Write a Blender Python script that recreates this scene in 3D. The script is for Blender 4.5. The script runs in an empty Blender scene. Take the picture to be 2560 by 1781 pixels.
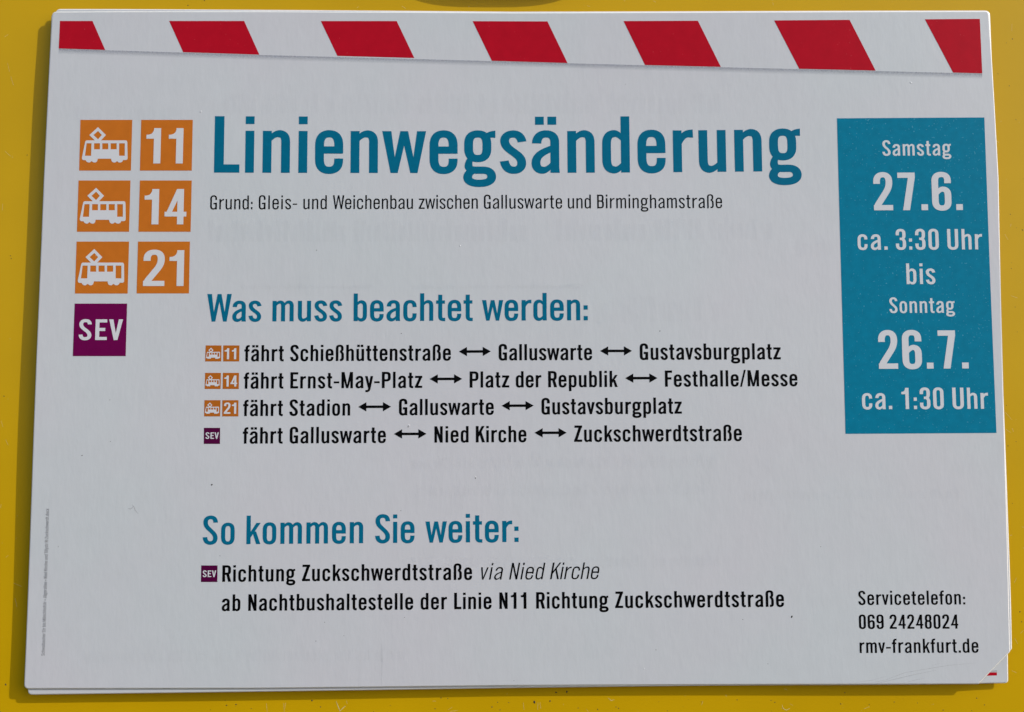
import bpy, math, random
from mathutils import Vector, Matrix
from mathutils.geometry import delaunay_2d_cdt

random.seed(4)
S = 0.001                        # all tables are in millimetres
scene = bpy.context.scene
col = scene.collection

# ---------------------------------------------------------------- camera
cam = bpy.data.objects.new('camera', bpy.data.cameras.new('camera'))
col.objects.link(cam)
cam.data.lens = 32.3438
cam.data.sensor_width = 36.0
cam.data.sensor_fit = 'HORIZONTAL'
cam.data.clip_start = 0.01
cam.data.clip_end = 100
cam.matrix_world = Matrix.Translation((-0.005449, -0.400835, -0.035234)) @ Matrix([[0.9999884, -0.0001334, -0.0048234], [-0.0048208, -0.0703765, -0.9975089], [-0.0002063, 0.9975205, -0.0703763]]).to_4x4()
scene.camera = cam

# ---------------------------------------------------------------- sky and sun
SUN = Vector((0.79, -0.385, 0.53)).normalized()
elev = math.asin(SUN.z)
world = bpy.data.worlds.new('World'); scene.world = world; world.use_nodes = True
wn = world.node_tree; bg = wn.nodes['Background']
sky = wn.nodes.new('ShaderNodeTexSky'); sky.sky_type = 'NISHITA'; sky.sun_disc = False; sky.dust_density = 1.3; sky.ozone_density = .9
sky.sun_elevation = elev; sky.sun_rotation = math.atan2(SUN.x, SUN.y)
wn.links.new(sky.outputs[0], bg.inputs[0]); bg.inputs[1].default_value = 0.15
sl = bpy.data.lights.new('sun', 'SUN'); sl.energy = 2.85; sl.angle = math.radians(.5); sl.color = (1, .965, .915)
so = bpy.data.objects.new('sun', sl); col.objects.link(so)
so.rotation_euler = SUN.to_track_quat('Z', 'Y').to_euler(); so.location = SUN*3
scene.view_settings.view_transform = 'Standard'; scene.view_settings.look = 'None'
scene.view_settings.exposure = 0.0; scene.view_settings.gamma = 1.0

PGAP = 4.5                       # panel face lies this far (mm) behind the nominal face of the front sheet
def height(x, z):
    """front face of the front notice, mm towards the viewer, as a gentle warp of the sheet"""
    r = ((x + 210)**2 + (z - 148)**2)**.5
    q = ((x - 210)**2 + (z + 148)**2)**.5
    return -0.30*2.718**(-(r/20)**2) - 0.10*2.718**(-(q/45)**2) + 0.20*math.sin(x/47+.6)*math.cos(z/39+.3) + 0.08*math.sin(z/23+x/71)


T = {'arrows': [[(-26.716, -5.01), (-12.719, -4.926)], [(34.973, -4.739), (48.961, -4.703)], [(-39.401, -16.967), (-25.206, -16.935)],
            [(45.852, -16.631), (59.957, -16.596)], [(-70.394, -29.099), (-56.098, -29.049)], [(-8.04, -28.641), (5.953, -28.574)],
            [(-54.77, -40.857), (-40.59, -40.809)], [(6.262, -40.387), (20.265, -40.339)]],
 'band_shadow': [(-205.837, 130.509), (-116.253, 127.711), (-12.494, 125.187), (89.925, 122.539), (206.826, 119.627)],
 'bis': (9.16, [('bis', 170.225, 24.803, 182.982, 24.867)]),
 'blob': [(-47.818, 153.295), (18.084, 153.451)],
 'd26': (16.761, [('26.7.', 156.947, -12.556, 196.228, -12.374)]),
 'd27': (16.885, [('27.6.', 156.733, 57.694, 196.053, 57.868)]),
 'date_panel': [(141.285, 99.224), (207.057, 99.663), (207.423, -40.512), (141.547, -40.875)],
 'flecks': [(116.399, -119.001, 0.62), (-133.234, -62.727, 0.5), (-19.339, -59.957, 0.28), (-48.599, -37.777, 0.3), (-87.2, -128.93, 0.26),
            (-89.425, 39.693, 0.25), (61.27, 4.007, 0.28), (-189.448, -50.073, 0.3), (-177.39, -44.048, 0.2), (-2.686, -145.663, 0.22),
            (-198.373, -89.051, 0.25), (-51.491, -73.817, 0.2), (129.639, -89.33, 0.2), (95.407, -120.133, 0.22), (-51.976, 2.96, 0.22),
            (141.699, 17.828, 0.2), (47.252, 114.764, 0.18), (-83.556, -121.048, 0.22), (-49.57, -119.083, 0.2), (158.718, -27.825, 0.2),
            (105.838, -138.774, 0.2), (-178.126, -26.053, 0.2), (-75.287, -126.768, 0.18), (58.038, -132.877, 0.2), (-60.17, -101.519, 0.18),
            (-128.919, -92.989, 0.2), (175.051, -9.467, 0.2), (-113.112, -111.594, 0.2)],
 'ghost': [((-137.253, 43.576), (0.024, 43.833), 9.07504363001745, 1.35), ((15.89, 44.023), (111.257, 44.832), 9.07504363001745, 1.35),
           ((-131.406, 101.033), (89.229, 101.656), 8.726003490401396, 0.9), ((-122.805, 22.677), (-64.941, 22.87), 1.2216404886561953, 0.9),
           ((-47.389, 22.694), (28.105, 23.052), 1.2216404886561953, 0.9), ((24.513, 7.871), (91.156, 8.423), 10.820244328097731, 0.9),
           ((-46.806, -55.818), (83.192, -55.186), 4.537521815008725, 0.9), ((-44.987, -67.492), (79.554, -66.885), 4.18848167539267, 0.9),
           ((-189.242, -137.713), (-49.604, -136.868), 4.537521815008725, 0.9), ((121.7, 37.346), (135.851, 37.718), 6.980802792321116, 0.9),
           ((-196.99, 98.107), (-149.085, 98.299), 5.933682373472949, 0.9), ((96.844, -69.3), (190.52, -68.668), 3.839441535776614, 0.9),
           ((-49.908, -98.146), (85.999, -97.462), 4.18848167539267, 0.9)],
 'heading1': (12.164,
              [('Was', -136.915, 8.112, -113.265, 8.208), ('muss', -108.37, 8.227, -77.93, 8.342), ('beachtet', -72.854, 8.36, -20.671, 8.539),
               ('werden:', -16.59, 8.553, 29.703, 8.716)]),
 'heading2': (12.145,
              [('So', -136.378, -88.181, -122.76, -88.08), ('kommen', -117.694, -88.043, -67.531, -87.682),
               ('Sie', -62.323, -87.646, -45.455, -87.528), ('weiter:', -40.759, -87.496, -0.651, -87.219)]),
 'headline': (25.468, [('Linienwegsänderung', -135.248, 74.303, 124.86, 75.378)]),
 'imprint': (1.42, (-202.655, -134.934), (-202.875, -72.865)),
 'm11': (4.816, [('11', -128.894, -8.371, -123.845, -8.37)]),
 'm14': (4.795, [('14', -128.798, -20.276, -123.187, -20.275)]),
 'm21': (4.827, [('21', -128.661, -32.129, -123.322, -32.129)]),
 'n11': (15.94, [('11', -165.483, 78.372, -149.127, 78.377)]),
 'n14': (15.78, [('14', -165.56, 51.123, -147.017, 51.133)]),
 'n21': (15.857, [('21', -165.273, 23.778, -147.517, 23.792)]),
 'num': [[(-168.029, 98.075), (-145.141, 98.083), (-145.075, 75.196), (-167.996, 75.189)],
         [(-167.876, 70.754), (-144.974, 70.762), (-144.956, 47.858), (-167.9, 47.844)],
         [(-167.977, 43.485), (-145.159, 43.5), (-145.079, 20.544), (-167.98, 20.526)],
         [(-129.585, -2.313), (-122.542, -2.311), (-122.484, -9.314), (-129.482, -9.316)],
         [(-129.456, -14.312), (-122.482, -14.311), (-122.434, -21.32), (-129.434, -21.321)],
         [(-129.424, -26.209), (-122.466, -26.209), (-122.344, -33.239), (-129.363, -33.238)]],
 'panel_dots': [(6.102, -155.877, 0.75), (15.431, -151.788, 0.5), (20.085, -151.627, 0.55), (-89.495, -155.149, 0.45), (-9.715, -155.952, 0.3),
                (-12.121, -157.964, 0.3), (12.835, -155.485, 0.45), (-126.195, -157.103, 0.4), (-122.084, -156.774, 0.4), (-226.586, -24.364, 0.35),
                (-221.126, -148.219, 0.45), (-226.154, 37.925, 0.3), (-225.752, 36.67, 0.3), (-150.26, 152.593, 0.3), (-142.893, 154.849, 0.3),
                (223.68, 137.641, 0.3), (224.781, 49.972, 0.35), (214.646, -46.199, 0.3), (217.126, -117.982, 0.35), (217.655, -122.25, 0.3),
                (-8.68, -159.145, 0.3), (33.307, -159.048, 0.3), (197.004, -154.606, 0.3), (140.02, -152.155, 0.3), (-220.391, 83.493, 0.25),
                (216.52, 121.443, 0.25), (223.863, 100.196, 0.25), (221.389, 115.891, 0.25), (-55.807, -157.243, 0.19), (70.153, -157.959, 0.13),
                (-132.957, -158.934, 0.17), (-57.03, -160.043, 0.2), (150.412, -157.162, 0.24), (-85.81, -157.756, 0.28), (42.326, -158.631, 0.24),
                (-115.519, -158.472, 0.23), (-34.061, -154.088, 0.28), (24.96, -158.462, 0.28), (108.123, -159.859, 0.19), (138.139, -156.944, 0.29),
                (165.134, -154.825, 0.14), (-62.989, -159.846, 0.2), (78.018, -155.951, 0.21), (-4.943, -156.125, 0.23), (63.353, -159.679, 0.24),
                (182.291, -159.582, 0.3), (93.427, -155.118, 0.27), (194.613, -159.903, 0.22), (108.104, -155.441, 0.27), (59.704, -155.821, 0.13),
                (156.359, -160.368, 0.14), (138.036, -156.731, 0.15), (-36.573, -158.67, 0.28), (-122.345, -157.569, 0.13), (109.684, -156.189, 0.28),
                (200.235, -157.426, 0.3), (-31.168, -154.379, 0.23), (-126.798, -154.972, 0.19), (72.45, -155.04, 0.13), (161.261, -156.168, 0.29),
                (171.23, -156.582, 0.2), (41.26, -158.023, 0.23), (218.275, -44.351, 0.21), (220.172, 15.238, 0.19), (219.615, 56.995, 0.22),
                (218.844, -21.883, 0.1), (217.617, -31.787, 0.1), (218.577, -48.112, 0.11), (220.703, 4.087, 0.18), (215.593, -71.325, 0.19),
                (220.878, 135.792, 0.18), (226.118, 73.199, 0.15), (222.246, 50.882, 0.14), (219.377, 35.074, 0.17), (219.179, 32.506, 0.19),
                (214.655, -28.428, 0.19)],
 'panel_marks': [[(-230.753, 125.691), (-229.7, 121.629)], [(-229.076, 119.415), (-227.666, 115.362)], [(216.814, 47.975), (218.151, 45.444)],
                 [(213.972, -31.449), (216.849, -34.792)], [(214.038, -39.009), (216.103, -40.414)], [(216.707, -38.483), (217.352, -40.063)],
                 [(212.505, -142.974), (214.553, -143.823)], [(-109.05, -156.293), (-108.639, -159.983)],
                 [(-101.671, -156.137), (-101.262, -159.996)], [(-100.816, -155.97), (-101.116, -158.487)],
                 [(-79.185, -155.334), (-78.121, -157.854), (-77.412, -159.533), (-76.056, -158.193), (-75.036, -157.356)],
                 [(-74.719, -155.174), (-74.359, -156.518)], [(7.668, -156.149), (7.49, -159.172)], [(8.529, -155.982), (8.867, -158.671)],
                 [(1.299, -156.138), (1.64, -159.162)], [(37.82, -154.18), (39.189, -155.36), (40.572, -154.857)],
                 [(112.791, -157.163), (113.273, -158.846), (114.639, -159.52), (116.21, -158.682)], [(116.249, -156.832), (117.443, -157.507)],
                 [(113.796, -150.427), (115.167, -150.935)], [(213.739, 90.62), (215.698, 89.888)], [(30.689, 152.773), (31.959, 152.402)],
                 [(60.705, 155.081), (61.972, 154.522)], [(-230.383, 85.247), (-227.808, 82.932)], [(218.525, 20.261), (221.4, 19.307)],
                 [(-26.918, -159.311), (-30.131, -159.823)], [(-225.952, -71.467), (-226.203, -73.075)], [(215.059, -84.98), (213.922, -85.173)],
                 [(-29.27, -158.048), (-30.916, -159.09)], [(-227.319, -35.204), (-226.512, -37.808)], [(216.078, -103.417), (215.093, -105.544)],
                 [(-37.793, -155.407), (-36.331, -155.43)], [(-218.435, -111.675), (-217.463, -115.292)], [(218.207, -125.922), (217.039, -127.122)],
                 [(150.469, -158.075), (148.09, -158.997)], [(-219.241, -105.3), (-215.725, -106.639)], [(223.733, 144.786), (223.538, 141.264)],
                 [(-72.942, 152.394), (-73.691, 151.536)], [(-230.448, 61.37), (-230.499, 58.374)], [(214.344, -129.293), (215.6, -131.636)],
                 [(-53.361, 152.508), (-51.625, 151.263)], [(-221.957, -93.328), (-223.09, -94.277)], [(219.402, -90.572), (222.755, -90.652)],
                 [(78.698, -155.668), (78.093, -157.245)], [(-230.937, 138.908), (-232.552, 137.732)], [(219.304, -81.526), (220.464, -81.706)],
                 [(28.423, -158.816), (29.481, -160.354)], [(-225.145, -43.394), (-223.879, -45.807)], [(219.807, 52.881), (219.536, 51.451)],
                 [(115.128, 154.473), (115.276, 153.233)]],
 'phone1': (5.935, [('Servicetelefon:', 145.227, -114.064, 191.192, -113.897)]),
 'phone2': (5.963, [('069', 145.199, -124.138, 155.824, -124.123), ('24248024', 158.416, -124.12, 187.843, -124.092)]),
 'phone3': (5.925, [('rmv-frankfurt.de', 145.206, -134.276, 196.158, -134.153)]),
 'pimples': [(-141.753, 101.751, 0.62), (174.664, 115.511, 0.6), (-19.341, -59.269, 0.5), (-48.344, -37.171, 0.55), (52.825, -140.744, 0.4),
             (-186.232, 37.148, 0.35), (-26.396, 41.678, 0.5)],
 'replace1': (6.991, [('Richtung', -127.699, -103.991, -96.423, -103.767), ('Zuckschwerdtstraße', -93.562, -103.747, -20.65, -103.267)]),
 'replace2': (6.972,
              [('ab', -127.672, -116.298, -119.707, -116.244), ('Nachtbushaltestelle', -116.356, -116.221, -45.832, -115.781),
               ('der', -42.615, -115.763, -31.284, -115.698), ('Linie', -28.27, -115.681, -12.273, -115.589),
               ('N11', -8.931, -115.57, 2.69, -115.504), ('Richtung', 6.856, -115.479, 37.874, -115.295),
               ('Zuckschwerdtstraße', 40.758, -115.277, 113.264, -114.8)]),
 'route1': (7.094,
            [('fährt', -120.325, -9.278, -103.041, -9.21), ('Schießhüttenstraße', -100.304, -9.199, -30.194, -8.944),
             ('Galluswarte', -9.309, -8.87, 31.47, -8.724), ('Gustavsburgplatz', 52.333, -8.646, 114.003, -8.4)]),
 'route2': (7.084,
            [('fährt', -120.317, -21.215, -102.986, -21.135), ('Ernst-May-Platz', -100.029, -21.121, -42.601, -20.862),
             ('Platz', -21.934, -20.77, -4.681, -20.694), ('der', -1.806, -20.681, 9.366, -20.631), ('Republik', 12.276, -20.618, 42.559, -20.482),
             ('Festhalle/Messe', 63.215, -20.388, 121.097, -20.117)]),
 'route3': (7.072,
            [('fährt', -120.318, -33.136, -103.009, -33.041), ('Stadion', -100.216, -33.026, -73.84, -32.882),
             ('Galluswarte', -52.655, -32.766, -11.412, -32.541), ('Gustavsburgplatz', 9.338, -32.428, 70.419, -32.095)]),
 'route4': (7.078,
            [('fährt', -120.175, -45.036, -102.888, -44.949), ('Galluswarte', -99.893, -44.933, -58.219, -44.72),
             ('Nied', -37.182, -44.612, -22.33, -44.536), ('Kirche', -19.19, -44.519, 2.765, -44.406),
             ('Zuckschwerdtstraße', 23.478, -44.3, 96.371, -43.928)]),
 'rub': [[(148.702, -146.988), (156.094, -145.494), (164.226, -142.499), (172.489, -141.175), (182.831, -139.521), (194.882, -138.457)],
         [(152.119, -146.992), (159.519, -145.332), (168.998, -143.175), (177.618, -141.518)],
         [(143.248, -146.483), (150.106, -145.654), (156.309, -143.992)], [(163.75, -146.841), (168.924, -145.513), (172.364, -145.018)],
         [(-59.126, -130.15), (-58.971, -137.684), (-59.018, -147.199)], [(175.971, -139.508), (179.429, -138.678)]],
 'sat': (6.911, [('Samstag', 161.16, 82.266, 191.671, 82.446)]),
 'sev': [[(-194.838, 16.023), (-171.955, 16.043), (-171.891, -7.026), (-194.869, -7.037)],
         [(-137.121, -38.189), (-130.111, -38.191), (-130.031, -45.136), (-137.033, -45.133)],
         [(-136.839, -97.052), (-129.858, -97.056), (-129.788, -104.058), (-136.812, -104.055)]],
 'sevt1': (9.062, [('SEV', -192.544, -0.001, -173.566, 0.011)]),
 'sevt2': (2.766, [('SEV', -136.344, -42.942, -130.637, -42.944)]),
 'sevt3': (2.792, [('SEV', -136.124, -101.959, -130.383, -101.962)]),
 'sheet_a': [(-209.618, 147.802), (-118.167, 147.935), (-3.479, 147.591), (111.513, 148.139), (211.115, 148.596), (212.589, 72.365),
             (211.412, -6.827), (210.588, -83.93), (209.833, -133.879), (195.753, -147.404), (105.664, -147.513), (-3.539, -147.83),
             (-112.405, -148.765), (-211.013, -148.84), (-210.824, -83.603), (-210.743, -6.905), (-210.433, 71.946)],
 'sheet_b': [(-209.996, 147.624), (211.398, 148.836), (209.543, -147.581), (-211.249, -148.924)],
 'sheet_c': [(-208.416, 149.418), (-118.441, 149.044), (-3.474, 148.441), (212.03, 149.336), (211.515, -133.111), (210.351, -134.288),
             (195.084, -147.357), (105.918, -147.888), (-3.536, -149.054), (-112.647, -150.382), (-209.79, -151.559)],
 'squiggle': [[(-167.199, -71.178), (-166.396, -72.203), (-165.841, -73.57), (-164.508, -75.107)],
              [(-168.96, -72.799), (-167.92, -73.056), (-167.074, -72.544), (-166.749, -71.861)]],
 'stripes': [[(-205.802, 143.369), (-191.179, 143.318), (-185.046, 129.969), (-205.843, 130.657)],
             [(-156.859, 143.304), (-123.349, 143.346), (-116.257, 127.877), (-150.239, 128.955)],
             [(-89.059, 143.372), (-55.126, 143.455), (-47.124, 126.508), (-81.452, 127.381)],
             [(-21.123, 143.492), (12.415, 143.485), (21.345, 124.396), (-12.494, 125.333)],
             [(46.556, 143.697), (79.941, 143.883), (89.927, 122.686), (56.007, 123.533)],
             [(114.181, 144.056), (148.101, 144.346), (159.111, 120.995), (124.958, 121.818)],
             [(181.973, 144.66), (206.745, 144.925), (206.832, 119.774), (193.783, 120.115)]],
 'subtitle': (6.172,
              [('Grund:', -136.579, 57.828, -117.92, 57.891), ('Gleis-', -115.171, 57.9, -98.252, 57.96), ('und', -95.52, 57.97, -85.207, 58.007),
               ('Weichenbau', -82.51, 58.017, -47.2, 58.153), ('zwischen', -44.641, 58.164, -18.566, 58.269),
               ('Galluswarte', -15.864, 58.28, 18.669, 58.421), ('und', 21.251, 58.432, 31.404, 58.473),
               ('Birminghamstraße', 34.199, 58.484, 89.473, 58.698)]),
 'sun': (6.834, [('Sonntag', 162.306, 12.009, 191.065, 12.168)]),
 't130': (9.251,
          [('ca.', 149.122, -30.192, 162.184, -30.145), ('1:30', 166.434, -30.129, 184.867, -30.062), ('Uhr', 188.715, -30.048, 204.296, -29.991)]),
 't330': (9.113, [('ca.', 149.071, 40.051, 162.239, 40.106), ('3:30', 165.992, 40.122, 184.989, 40.2), ('Uhr', 188.796, 40.215, 204.238, 40.276)]),
 'tram': [[(-194.984, 98.071), (-171.987, 98.074), (-171.937, 75.188), (-194.84, 75.184)],
          [(-194.945, 70.747), (-172.008, 70.753), (-172.013, 47.841), (-194.943, 47.827)],
          [(-194.941, 43.466), (-171.893, 43.482), (-171.874, 20.47), (-194.903, 20.45)],
          [(-137.252, -2.317), (-130.352, -2.314), (-130.352, -9.316), (-137.312, -9.318)],
          [(-137.209, -14.314), (-130.326, -14.313), (-130.32, -21.321), (-137.229, -21.321)],
          [(-137.212, -26.209), (-130.24, -26.209), (-130.229, -33.238), (-137.176, -33.237)]],
 'under_grey': [(191.321, -141.964), (204.638, -141.943), (204.604, -142.846), (191.287, -142.917)],
 'under_red': [(191.284, -142.984), (204.6, -142.929), (204.551, -144.2), (191.233, -144.421)],
 'via': (7.038,
         [('via', -17.354, -103.206, -7.704, -103.157), ('Nied', -4.355, -103.139, 9.974, -103.065), ('Kirche', 13.205, -103.049, 33.769, -102.94)])}

# ---------------------------------------------------------------- materials
def mat(name, rgb, rough=.5, spec=.3, mottle=.03, scale=60, bump=.0, bscale=900, speck=None, stretch=(1, 1, 1), coat=0):
    m = bpy.data.materials.new(name); m.use_nodes = True
    nt = m.node_tree; b = nt.nodes['Principled BSDF']; N = nt.nodes.new; K = nt.links.new
    b.inputs['Roughness'].default_value = rough; b.inputs['Specular IOR Level'].default_value = spec
    if coat: b.inputs['Coat Weight'].default_value = coat; b.inputs['Coat Roughness'].default_value = .12
    tc = N('ShaderNodeTexCoord'); mp = N('ShaderNodeMapping'); mp.inputs['Scale'].default_value = stretch
    K(tc.outputs['Object'], mp.inputs[0])
    n = N('ShaderNodeTexNoise'); n.inputs['Scale'].default_value = scale; n.inputs['Detail'].default_value = 5
    K(mp.outputs[0], n.inputs['Vector'])
    mx = N('ShaderNodeMix'); mx.data_type = 'RGBA'
    mx.inputs['A'].default_value = [c*(1-mottle) for c in rgb]+[1]; mx.inputs['B'].default_value = [min(1, c*(1+mottle)) for c in rgb]+[1]
    r = N('ShaderNodeMapRange'); r.inputs['From Min'].default_value = .3; r.inputs['From Max'].default_value = .7
    K(n.outputs['Fac'], r.inputs['Value']); K(r.outputs[0], mx.inputs['Factor'])
    out = mx.outputs['Result']
    if speck:                    # (scale, threshold, colour, strength): tiny print voids or dirt
        v = N('ShaderNodeTexNoise'); v.inputs['Scale'].default_value = speck[0]; v.inputs['Detail'].default_value = 2
        K(tc.outputs['Object'], v.inputs['Vector'])
        r2 = N('ShaderNodeMapRange'); r2.inputs['From Min'].default_value = speck[1]; r2.inputs['From Max'].default_value = speck[1]+.06
        r2.inputs['To Max'].default_value = speck[3]
        K(v.outputs['Fac'], r2.inputs['Value'])
        m2 = N('ShaderNodeMix'); m2.data_type = 'RGBA'; m2.inputs['B'].default_value = (*speck[2], 1)
        K(out, m2.inputs['A']); K(r2.outputs[0], m2.inputs['Factor']); out = m2.outputs['Result']
    K(out, b.inputs['Base Color'])
    if bump:
        n2 = N('ShaderNodeTexNoise'); n2.inputs['Scale'].default_value = bscale; n2.inputs['Detail'].default_value = 3
        K(mp.outputs[0], n2.inputs['Vector'])
        bp = N('ShaderNodeBump'); bp.inputs['Strength'].default_value = bump; bp.inputs['Distance'].default_value = .0002
        K(n2.outputs['Fac'], bp.inputs['Height']); K(bp.outputs[0], b.inputs['Normal'])
    return m

PAPER = (.650, .664, .690)
M = {}
def paper_mat(name, base):
    """laminated white sheet: faint warm/cool clouding, fine relief, a few larger dents"""
    m = mat(name, base, .42, .30, .016, 170, bump=.22, bscale=420, stretch=(1.6, 1, .55), speck=(900, .77, (.35, .35, .36), .5))
    nt = m.node_tree; N = nt.nodes.new; K = nt.links.new; b = nt.nodes['Principled BSDF']
    src = b.inputs['Base Color'].links[0].from_socket
    tc = N('ShaderNodeTexCoord'); n = N('ShaderNodeTexNoise'); n.inputs['Scale'].default_value = 9; n.inputs['Detail'].default_value = 6
    K(tc.outputs['Object'], n.inputs['Vector'])
    cr = N('ShaderNodeValToRGB'); cr.color_ramp.elements[0].position = .38; cr.color_ramp.elements[1].position = .62
    cr.color_ramp.elements[0].color = (.975, 1, 1, 1); cr.color_ramp.elements[1].color = (1, .978, .995, 1)
    K(n.outputs['Fac'], cr.inputs[0])
    mu = N('ShaderNodeMix'); mu.data_type = 'RGBA'; mu.blend_type = 'MULTIPLY'; mu.inputs['Factor'].default_value = 1
    K(src, mu.inputs['A']); K(cr.outputs[0], mu.inputs['B']); K(mu.outputs['Result'], b.inputs['Base Color'])
    # broad shallow dents under the fine grain
    n3 = N('ShaderNodeTexNoise'); n3.inputs['Scale'].default_value = 60; n3.inputs['Detail'].default_value = 2
    K(tc.outputs['Object'], n3.inputs['Vector'])
    b2 = N('ShaderNodeBump'); b2.inputs['Strength'].default_value = .10; b2.inputs['Distance'].default_value = .001
    old = b.inputs['Normal'].links[0].from_node
    K(n3.outputs['Fac'], b2.inputs['Height']); K(b2.outputs[0], old.inputs['Normal'])
    return m
M['paper'] = paper_mat('laminated_paper', PAPER)
M['paper_back'] = paper_mat('laminated_paper_behind', (.65, .67, .69))
ink = dict(rough=.40, spec=.06, bump=.08, bscale=420)
M['teal'] = mat('teal_ink', (.001, .148, .262), mottle=.05, scale=500, **ink)
M['teal_field'] = mat('teal_field_ink', (.001, .205, .34), mottle=.07, scale=300, speck=(1100, .66, (.12, .42, .56), .55), **ink)
M['red'] = mat('red_ink', (.49, .005, .019), mottle=.05, scale=200, speck=(1200, .72, (.62, .2, .2), .5), **ink)
M['black'] = mat('black_ink', (.0015, .0015, .002), mottle=.1, scale=300, **ink)
M['purple'] = mat('purple_ink', (.15, .001, .07), mottle=.05, scale=300, **ink)
M['dark_purple'] = mat('dark_purple_ink', (.085, .002, .045), mottle=.05, scale=300, **ink)
M['white'] = mat('unprinted_white', (.705, .715, .75), mottle=.01, scale=100, **ink)
M['grey'] = mat('grey_ink', (.22, .22, .24), mottle=.2, scale=2500, **ink)
M['fleck'] = mat('dark_grit', (.05, .045, .04), .8, .2, .3, 3000)
M['crease'] = mat('pressed_crease', (.5, .51, .53), .5, .3, .2, 2500)
M['scratch'] = mat('pale_scratch', (.80, .70, .35), .5, .4, .15, 2500)
M['rim'] = mat('highlight_laminate_rim', (.86, .86, .84), .3, .5, .02, 300)  # laminate edge, coloured paler than the sheet to boost its sunlit highlight
M['plate'] = mat('caster_plate_grey', (.42, .43, .44), .4, .5, .05, 300)  # grey of the unseen plate added for its shadow
def orange_mat(name='orange_ink', k=1.0):
    m = mat(name, (.63*k, .180*k, .018*k), mottle=.05, scale=250, **ink)
    nt = m.node_tree; N = nt.nodes.new; K = nt.links.new; b = nt.nodes['Principled BSDF']
    src = b.inputs['Base Color'].links[0].from_socket
    tc = N('ShaderNodeTexCoord'); mp = N('ShaderNodeMapping'); mp.inputs['Rotation'].default_value = (0, math.radians(55), 0)
    w = N('ShaderNodeTexWave'); w.inputs['Scale'].default_value = 420; w.inputs['Distortion'].default_value = 6; w.inputs['Detail'].default_value = 2
    K(tc.outputs['Object'], mp.inputs[0]); K(mp.outputs[0], w.inputs['Vector'])
    mx = N('ShaderNodeMix'); mx.data_type = 'RGBA'; mx.inputs['B'].default_value = (.47*k, .105*k, .010*k, 1)
    r = N('ShaderNodeMapRange'); r.inputs['To Max'].default_value = .22
    K(w.outputs['Fac'], r.inputs['Value']); K(r.outputs[0], mx.inputs['Factor']); K(src, mx.inputs['A']); K(mx.outputs['Result'], b.inputs['Base Color'])
    return m
M['orange'] = orange_mat()
M['small_orange'] = orange_mat('small_orange_ink', .78)
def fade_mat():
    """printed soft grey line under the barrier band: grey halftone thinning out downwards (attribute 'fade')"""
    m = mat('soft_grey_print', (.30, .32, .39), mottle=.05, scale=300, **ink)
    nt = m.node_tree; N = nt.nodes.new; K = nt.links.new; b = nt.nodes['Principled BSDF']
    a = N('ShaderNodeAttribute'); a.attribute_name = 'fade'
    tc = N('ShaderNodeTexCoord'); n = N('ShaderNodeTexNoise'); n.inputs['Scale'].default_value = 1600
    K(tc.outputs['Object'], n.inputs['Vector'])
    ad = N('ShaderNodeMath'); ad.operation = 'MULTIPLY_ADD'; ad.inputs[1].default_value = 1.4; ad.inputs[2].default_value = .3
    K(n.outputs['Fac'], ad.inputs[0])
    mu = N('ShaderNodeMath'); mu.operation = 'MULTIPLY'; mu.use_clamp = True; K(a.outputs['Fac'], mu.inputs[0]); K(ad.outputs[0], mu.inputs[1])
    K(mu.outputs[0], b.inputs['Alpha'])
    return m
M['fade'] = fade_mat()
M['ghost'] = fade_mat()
for n_ in M['ghost'].node_tree.nodes:
    if n_.type == 'MATH' and n_.operation == 'MULTIPLY_ADD': n_.inputs[1].default_value = .02; n_.inputs[2].default_value = .012
def panel_mat():
    m = mat('yellow_paint', (.645, .385, .001), .32, .20, .045, 16, bump=.05, bscale=90, speck=(500, .74, (.66, .55, .2), .5), coat=.06)
    return m
M['yellow'] = panel_mat()

# ---------------------------------------------------------------- mesh helpers
def link(name, me, material, parent=None):
    o = bpy.data.objects.new(name, me); col.objects.link(o)
    if material is not None: me.materials.append(M[material])
    if parent: o.parent = parent
    return o
def tag(o, label=None, cat=None, group=None, kind=None):
    for k, v in (('label', label), ('category', cat), ('group', group), ('kind', kind)):
        if v: o[k] = v
    return o
def empty(name, label, cat):
    o = bpy.data.objects.new(name, None); col.objects.link(o); o.empty_display_size = .05
    return tag(o, label, cat)
def hnormal(hf, x, z):
    e = .5
    dx = (hf(x+e, z)-hf(x-e, z))/(2*e); dz = (hf(x, z+e)-hf(x, z-e))/(2*e)
    return Vector((-dx, -1, -dz)).normalized()       # n points to -Y
def surface(name, pts, faces, material, parent, lift, hf=None, fade=None):
    """flat print: points (x,z) in mm laid on the warped sheet, 'lift' mm above it"""
    hf = hf or height
    me = bpy.data.meshes.new(name)
    vs = [(x*S, -(hf(x, z)+lift)*S, z*S) for x, z in pts]
    fs = []
    for f in faces:              # wind so that the face looks at -Y
        a = sum(pts[f[i]][0]*pts[f[(i+1) % len(f)]][1]-pts[f[(i+1) % len(f)]][0]*pts[f[i]][1] for i in range(len(f)))
        fs.append(tuple(f) if a > 0 else tuple(reversed(f)))
    me.from_pydata(vs, [], fs); me.validate()
    me.polygons.foreach_set('use_smooth', [True]*len(me.polygons))
    me.normals_split_custom_set_from_vertices([hnormal(hf, x, z) for x, z in pts])
    if fade:
        at = me.attributes.new('fade', 'FLOAT', 'POINT'); at.data.foreach_set('value', fade)
    return link(name, me, material, parent)
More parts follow.
